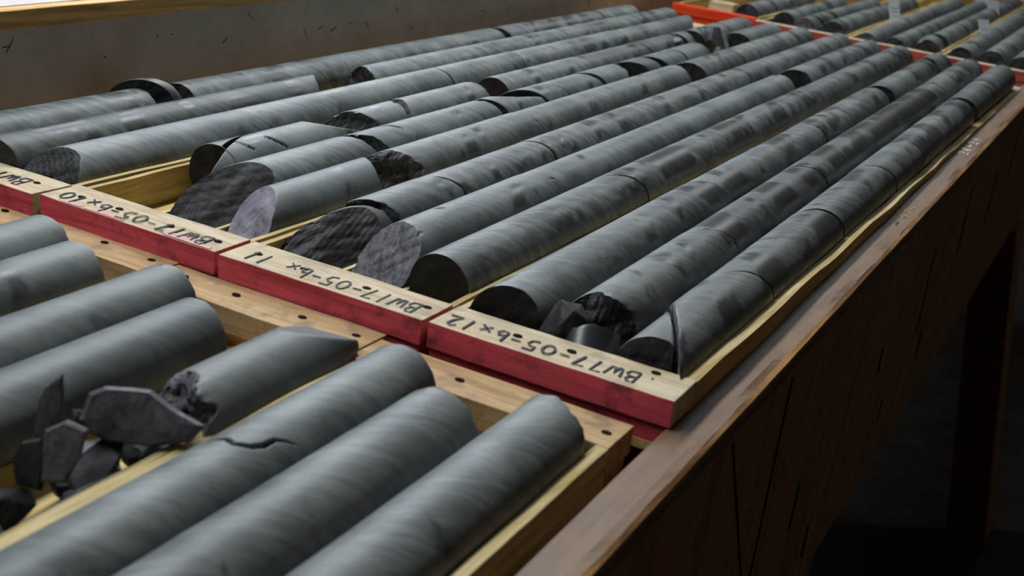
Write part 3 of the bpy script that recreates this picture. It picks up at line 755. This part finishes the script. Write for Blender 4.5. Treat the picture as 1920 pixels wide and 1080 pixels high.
for ln, lst in pieces.items():
    for k, d in enumerate(lst):
        y0, y1 = d['y']
        near = y0 < 0.8
        far = y0 > 2.0
        o = core('drill_core', lx(ln), Z0 + d.get('zz', 0) - 0.004 * (y0 / 3.1), (R0 - 0.0006 * ((k * 7 + ln) % 3)) * d.get('rs', 1.0), y0, y1,
                 a0=d.get('a0', 0.1), b0=d.get('b0', 0.0), r0=d.get('r0', 0.003), a1=d.get('a1', 0.1), b1=d.get('b1', 0.0), r1=d.get('r1', 0.003),
                 seed=ln * 40 + k, face=d.get('face', 'dark'), face1=d.get('face1', 'dark'), dz=d.get('dz', 0.0) , dx=0.0,
                 carve=d.get('carve', ()), cracks=d.get('cracks', ()), tone=d.get('tone', 1.0) * (0.82 if ln in (8, 10, 11) else 0.92 if ln in (6, 9) else 1.0), damp=d.get('damp', 0.0) + (0.03 if ln > 7 else 0.0), band=min(1.0, d.get('b', 1.0)),
                 nth=d['nth'] if 'nth' in d else 96 if (near or d.get('cracks')) else (56 if far else 72), dy=d.get('dy', 0.012), chip=d.get('chip', 0.0), carve_mat=d.get('cmat'))
        word = d['look']
        if word.startswith('farthest') and k == len(lst) - 1: lab = '%s%s, %s' % (word, ' piece' if word.endswith('core') else '', WHERE[ln])
        elif k == 0: lab = '%s, nearest, %s' % (word, WHERE[ln])
        else: lab = '%s, %s in %s' % (word, ORD[k], WHERE[ln])
        tag(o, lab, 'drill core', GRP)

# loose black lumps before the bx 12 middle line, rubble in the bx 10 middle line
def T(o, label, cat='rock', group=None): return tag(o, label, cat, group)
T(rock('rock_chunk', (0.790, 0.118, -0.010), (0.040, 0.046, 0.050), (0.3, 0.2, 0.4), 'dark', 3, 22), 'jagged black rock lump behind the 05 of the bx 12 marking', 'rock', 'loose black rocks in the bx 12 box')
o = core('rock_chunk', 0.832, -0.030, 0.040, 0.078, 0.135, a0=0.1, b0=0.3, r0=0.010, a1=0.2, r1=0.010, seed=901, face='dark', tone=0.55, damp=0.3, band=0.2, roll=(0.75, 0.0, 0.35), chip=0.15, crest=False)
T(o, 'smooth rounded dark fragment below the ragged core in the bx 12 box', 'rock', 'loose black rocks in the bx 12 box')
RG = 'loose black rubble in the bx 10 box'
T(rock('rock_chunk', (0.175, 2.47, 0.018), (0.045, 0.080, 0.040), (0.75, -0.15, 0.6), 'dark', 11, 9, None, 0.02), 'big angular black rock with glinting pale edge on top of the rubble', 'rock', RG)
T(rock('rock_chunk', (0.160, 2.36, -0.022), (0.040, 0.05, 0.030), (0.1, 0.4, 0.2), 'dark', 12, 9, None, 0.02), 'dark rock slab leaning on the smooth pale core end', 'rock', RG)
T(rock('rock_chunk', (0.200, 2.43, -0.006), (0.028, 0.050, 0.026), (0.5, 0.1, 0.7), 'grey', 13, 9, None, 0.02), 'small glinting rock low in the rubble beside the right channel', 'rock', RG)
T(rock('rock_chunk', (0.145, 2.58, -0.015), (0.04, 0.05, 0.036), (0.2, 0.6, 0.1), 'dark', 14, 10, None, 0.02), 'black rock wedged before the ragged black core end', 'rock', RG)
T(shard('rock_shard', (0.165, 2.49, 0.030), [(-0.030, -0.06), (0.012, -0.05), (0.030, 0.0), (0.020, 0.05), (-0.010, 0.065), (-0.028, 0.01)], 0.012, (0.55, -0.35, 0.9), 'tealtone', 61), 'glinting thin splinter on top of the angular black rock', 'rock', RG)
T(rock('rock_chunk', (0.085, 2.33, 0.026), (0.012, 0.040, 0.008), (0.25, 0.2, -0.35), 'pale', 15, 12), 'small pale elongated chip standing over the rubble', 'rock', RG)
T(rock('rock_chip', (-0.150, 0.985, -0.035), (0.03, 0.025, 0.02), (0.1, -0.2, 0.3), 'tealtone', 17, 12), 'small dark chip in the gap of the second core line', 'rock')

# ------------------------------------------------------------------ front row cores
FG = 'drill cores of the front row'
ZF = -0.0405
front = [
 (0.888, dict(y=(-1.45, -0.090), b1=0.0, a1=-0.35, r1=0.016, damp=-0.02, b=0.45, tone=1.0), 'long pale core with pointed far end, at the bench edge, front row'),
 (0.781, dict(y=(-1.45, -0.170), a1=0.1, b1=0.15, r1=0.012, b=0.5, tone=0.92), 'long grey core with scalloped far end, second from the bench edge, front row'),
 (0.688, dict(y=(-1.45, -0.100), a1=0.0, r1=0.003, b=0.45, tone=0.98, dy=0.0022, nth=260,
      cracks=(([(2.9, -0.485), (2.4, -0.455), (2.15, -0.428), (1.95, -0.416), (1.7, -0.410), (1.45, -0.413), (1.2, -0.403), (1.09, -0.389), (1.08, -0.373), (0.95, -0.363), (0.77, -0.354)], 0.0033, 0.012),)), 'thick grey core with a long jagged crack, third from the bench edge'),
 (0.567, dict(y=(-0.310, -0.060), a0=-0.3, b0=0.55, r0=0.030, face='grey', a1=-0.3, r1=0.004, b=0.2, tone=0.85, chip=0.4, dy=0.005,
      carve=(((-0.01, -0.15, 0.044), (-0.1, 0.34, 1.0), 0.0006),), cmat='skin'), 'short core with tapered far end and craggy near end, beside the rubble'),
 (0.432, dict(y=(-1.45, -0.156), a1=-0.1, r1=0.006, b=0.3, tone=0.9), 'long smooth core beside the rubble and shards, front row'),
 (0.330, dict(y=(-1.45, -0.098), a1=0.0, r1=0.005, b=0.3, tone=0.9), 'long smooth core at the left of the box with the rubble'),
 (0.195, dict(y=(-1.45, -0.120), r1=0.004, b=0.2, tone=1.0), 'smooth core at the right of the leftmost front box'),
 (0.092, dict(y=(-1.45, -0.075), r1=0.004, b=0.2, tone=1.0), 'smooth core in the middle of the leftmost front box'),
 (-0.012, dict(y=(-1.45, -0.11), r1=0.004, b=0.2, tone=1.0), 'smooth core at the left of the leftmost front box'),
]
for k, (x, d, lab) in enumerate(front):
    o = core('drill_core', x, ZF, 0.0495, d['y'][0], d['y'][1], a0=d.get('a0', 0), b0=d.get('b0', 0), r0=d.get('r0', 0.003), a1=d.get('a1', 0), b1=d.get('b1', 0), r1=d.get('r1', 0.003),
             seed=700 + k, face=d.get('face', 'dark'), face1='grey', carve=d.get('carve', ()), cracks=d.get('cracks', ()), tone=d['tone'], damp=d.get('damp', -0.04), band=d['b'], nth=d.get('nth', 96), dy=d.get('dy', 0.012), chip=d.get('chip', 0.0), carve_mat=d.get('cmat'))
    tag(o, lab, 'drill core', FG)
SG = 'shards in the front box'
slabp = [(-0.060, -0.006), (-0.054, 0.022), (-0.040, 0.030), (-0.012, 0.031), (0.006, 0.030), (0.036, 0.012), (0.062, 0.000), (0.050, -0.018), (0.010, -0.027), (-0.030, -0.025), (-0.050, -0.018)]
T(shard('rock_slab', (0.570, -0.402, -0.012), slabp, 0.026, (1.12, 0.05, 0.62), 'grey', 9), 'large split slab of core with pale chipped rim, propped on the shards', 'rock', SG)
up1 = [(-0.012, -0.028), (0.008, -0.030), (0.012, 0.004), (0.010, 0.022), (0.006, 0.040), (-0.008, 0.026), (-0.013, 0.012)]
up2 = [(-0.010, -0.030), (0.012, -0.026), (0.018, 0.000), (0.020, 0.028), (-0.002, 0.032), (-0.018, 0.020), (-0.016, 0.000)]
low = [(-0.014, -0.020), (0.010, -0.024), (0.016, 0.010), (0.008, 0.026), (-0.010, 0.022), (-0.018, 0.004)]
lng = [(0, -0.060), (0.009, -0.030), (0.010, 0.030), (0.002, 0.060), (-0.010, 0.034), (-0.008, -0.030)]
T(shard('rock_shard', (0.503, -0.458, -0.006), up1, 0.010, (1.30, 0.05, 0.45), 'grey', 1), 'upright pointed grey shard at the back of the shards', 'rock', SG)
T(shard('rock_shard', (0.552, -0.492, -0.020), up2, 0.012, (1.15, 0.12, 0.50), 'grey', 2), 'broad upright grey shard with chipped top, among the shards', 'rock', SG)
T(shard('rock_shard', (0.530, -0.505, -0.034), low, 0.012, (1.25, -0.1, 0.35), 'dark', 3), 'dark shard left of the broad upright shard', 'rock', SG)
T(shard('rock_shard', (0.590, -0.470, -0.052), lng, 0.010, (0.05, 1.10, -0.12), 'grey', 4), 'long thin shard lying against the cracked core', 'rock', SG)
T(shard('rock_shard', (0.583, -0.540, -0.058), [(x_, y_ * 0.6) for x_, y_ in lng], 0.011, (0.35, 1.1, 0.05), 'grey', 5), 'narrow shard nearest to the viewer, bright top edge', 'rock', SG)
T(shard('rock_shard', (0.540, -0.428, -0.058), [(x_ * 1.3, y_ * 1.1) for x_, y_ in low], 0.014, (0.25, 0.25, 1.2), 'pale', 6), 'flat lavender-grey flake under the split slab', 'rock', SG)
T(rock('rock_chunk', (0.508, -0.412, -0.030), (0.022, 0.016, 0.018), (0.3, 0.2, 0.5), 'tealtone', 7, 12), 'small dark block left of the split slab', 'rock', SG)
T(rock('rock_chunk', (0.590, -0.385, -0.060), (0.034, 0.03, 0.018), (0.2, 0.3, 0.5), 'tealtone', 8, 14), 'slate lump under the right half of the split slab', 'rock', SG)
T(rock('rock_chunk', (0.525, -0.550, -0.072), (0.035, 0.045, 0.024), (0.2, 0.3, 0.1), 'dark', 45, 14), 'dark lump at the foot of the dark shard', 'rock', SG)
T(rock('rock_chunk', (0.600, -0.56, -0.066), (0.030, 0.05, 0.026), (0.1, 0.5, 0.3), 'dark', 46, 12), 'dark lump between the nearest narrow shard and the cracked core', 'rock', SG)
T(rock('rock_chunk', (0.555, -0.45, -0.058), (0.034, 0.05, 0.026), (0.5, 0.1, 0.3), 'dark', 47, 12), 'dark lump behind the broad upright shard', 'rock', SG)
T(rock('rock_chunk', (0.600, -0.43, -0.070), (0.026, 0.05, 0.018), (0.1, 0.1, 0.1), 'tealtone', 48, 12), 'low slate lump between split slab and divider', 'rock', SG)
T(rock('rock_chunk', (0.560, -0.600, -0.070), (0.032, 0.04, 0.026), (0.2, 0.1, 0.4), 'dark', 41, 14), 'dark lump at the left edge of the picture below the shards', 'rock', SG)
T(rock('rock_chunk', (0.575, -0.50, -0.074), (0.024, 0.04, 0.018), (0.2, 0.1, 0.4), 'dark', 42, 14), 'dark lump under the long thin shard', 'rock', SG)
T(rock('rock_chunk', (0.530, -0.455, -0.070), (0.028, 0.04, 0.020), (0.1, 0.2, 0.8), 'dark', 43, 14), 'dark lump under the upright shards', 'rock', SG)
T(rock('rock_chunk', (0.545, -0.372, -0.068), (0.030, 0.03, 0.024), (0.3, 0.2, 0.8), 'dark', 44, 14), 'dark lump beneath the small dark block', 'rock', SG)

# ------------------------------------------------------------------ far row cores
HG = 'drill cores of the far row'
BN = ['the orange-red ended far box', 'the first brick red far box', 'the second brick red far box', 'the third brick red far box']
far = {
 (0, 2): ([3.42, 3.62, 3.9, 4.2], 0.0485),
 (1, 0): ([3.49, 3.59, 3.76, 3.86, 4.05, 4.3], 0.044), (1, 1): ([3.40, 3.50, 3.70, 3.80, 4.0, 4.25, 4.5], 0.046), (1, 2): ([3.40, 3.66, 3.78, 3.98, 4.34, 4.55, 4.79], 0.049),
 (2, 0): ([3.41, 4.05, 4.33, 4.62, 4.95, 5.3], 0.040), (2, 1): ([3.40, 3.75, 3.90, 4.08, 4.25, 4.50, 4.80, 5.1, 5.4], 0.041), (2, 2): ([3.66, 3.92, 4.09, 4.35, 4.61, 4.9, 5.17, 5.5, 5.8], 0.046),
 (3, 0): ([3.42, 3.90, 4.15, 4.40, 4.60, 4.80, 5.1, 5.4, 5.8], 0.045), (3, 1): ([3.44, 3.72, 4.05, 4.4, 4.8, 5.2, 5.7], 0.047), (3, 2): ([3.41, 3.8, 4.2, 4.7], 0.048),
}
r_ = random.Random(5)
for (bi, li), (ys_, rad) in far.items():
    for k in range(len(ys_) - 1):
        g = 0.004 + (0.012 if r_.random() < 0.35 else 0.0)
        a = r_.uniform(0.1, 0.8) if k else 0.05
        o = core('drill_core', FX + (bi - 1) * 0.33 + LANES[li], -0.0605 + rad + 0.001 + (0.004 if bi == 0 else 0), rad - 0.0006 - r_.uniform(0, 0.0012), ys_[k], ys_[k + 1] - g, a0=a, a1=r_.uniform(0.1, 0.8), r0=0.006, r1=0.004,
                 seed=1200 + bi * 100 + li * 20 + k, face='grey' if (bi, li, k) in ((2, 0, 0), (1, 1, 0)) else 'dark', tone=r_.uniform(0.95, 1.15), damp=r_.uniform(-0.02, 0.03), band=0.5, nth=48, dy=0.03, chip=0.15)
        side = ['left', 'middle', 'right'][li]
        tag(o, '%s core piece in the %s line of %s' % (ORD[k], side, BN[bi]), 'drill core', HG)
o = core('drill_core', FX + 0.33 + LANES[2], -0.0605 + 0.047, 0.046, 3.43, 3.60, a0=-0.35, b0=-0.1, a1=0.4, b1=-0.5, r1=0.01, seed=1900, face='dark', tone=0.85, band=0.4, nth=64, chip=0.2, roll=(0.0, 0, 0.10), crest=False)
tag(o, 'tilted squat core with red marks, nearest in the second brick red far box', 'drill core', HG)
T(rock('rock_chunk', (FX + LANES[0] + 0.005, 3.435, -0.03), (0.035, 0.03, 0.025), (0.1, 0.3, 0.2), 'dark', 51, 14), 'dark lump at the near left corner of the first brick red far box')
T(rock('rock_chunk', (FX + 0.66 + LANES[0] - 0.01, 3.385, -0.032), (0.036, 0.025, 0.028), (0.1, 0.3, 0.2), 'dark', 52, 14), 'black lump at the near left corner of the third brick red far box')
T(rock('rock_chunk', (FX + 0.66 + LANES[1], 3.385, -0.042), (0.035, 0.025, 0.018), (0.1, 0.3, 0.9), 'grey', 53, 12), 'glinting lump before the middle line of the third brick red far box')
wb = slab('wood_block', (-0.23, -0.13), (3.53, 3.60), (-0.055, 0.012), ['plank'], None, 0.003, 61, 4, 3, 3, None, 0.002, None)
tag(wb, 'rough pale wooden block inside the orange-red ended far box', 'wood block')
T(rock('rock_chunk', (-0.215, 3.42, -0.03), (0.045, 0.03, 0.03), (0.1, 0.3, 0.2), 'brown', 55, 14), 'brownish lump in front of the wooden block in the orange-red box')

# paper tags standing between the far cores
def paper_tag(x, y, z, w, h, rz, lean, label):
    V = []; n = 6
    e = empty('paper_tag', (x, y, z))
    def P(u, v, off):
        X = u * w; Z = v * h; Y = 0.006 * math.sin(v * 2.2) + off
        return (X, Y, Z)
    for (u0, u1, v0, v1, off, mt, nm, th_) in [(0, 1, 0, 1, 0, 'paper', 'sheet', 0.0008)] + [(0.2, 0.85, v_, v_ + 0.025, -0.0009, 'print', 'printed_line', 0.0006) for v_ in (0.35, 0.5, 0.62)]:
        V = []; F = []
        for s_ in (0, 1):
            for i in range(n + 1):
                v = v0 + (v1 - v0) * i / n
                for u in (u0, u1): V.append(P(u, v, off + s_ * th_))
        q = 2 * (n + 1)
        for i in range(n):
            a = 2 * i; F += [(a, a + 1, a + 3, a + 2), (q + a, q + a + 2, q + a + 3, q + a + 1), (a, a + 2, q + a + 2, q + a), (a + 1, q + a + 1, q + a + 3, a + 3)]
        F += [(0, q, q + 1, 1), (2 * n, 2 * n + 1, q + 2 * n + 1, q + 2 * n)]
        Rm = np.array(Euler((lean, 0, rz)).to_matrix()); Vn = np.array(V) @ Rm.T + np.array((x, y, z))
        if nm == 'sheet': sh = link_mesh(nm, Vn, F, [mt], None, e)
        else: link_mesh(nm, Vn, F, [mt], None, sh)
    tag(e, label, 'tag', 'paper tags between the far cores')
paper_tag(0.375, 4.04, -0.02, 0.055, 0.125, 0.9, -0.45, 'white printed paper tag standing in the second brick red far box')
paper_tag(0.63, 4.92, -0.02, 0.06, 0.10, 0.8, -0.4, 'white paper tag near the right line of the second brick red far box')
paper_tag(0.745, 3.98, -0.02, 0.055, 0.11, 0.9, -0.55, 'white paper tag standing in the third brick red far box')
paper_tag(0.50, 5.35, -0.02, 0.08, 0.10, 0.5, -0.3, 'small white paper tag at the top edge, farthest of the tags')
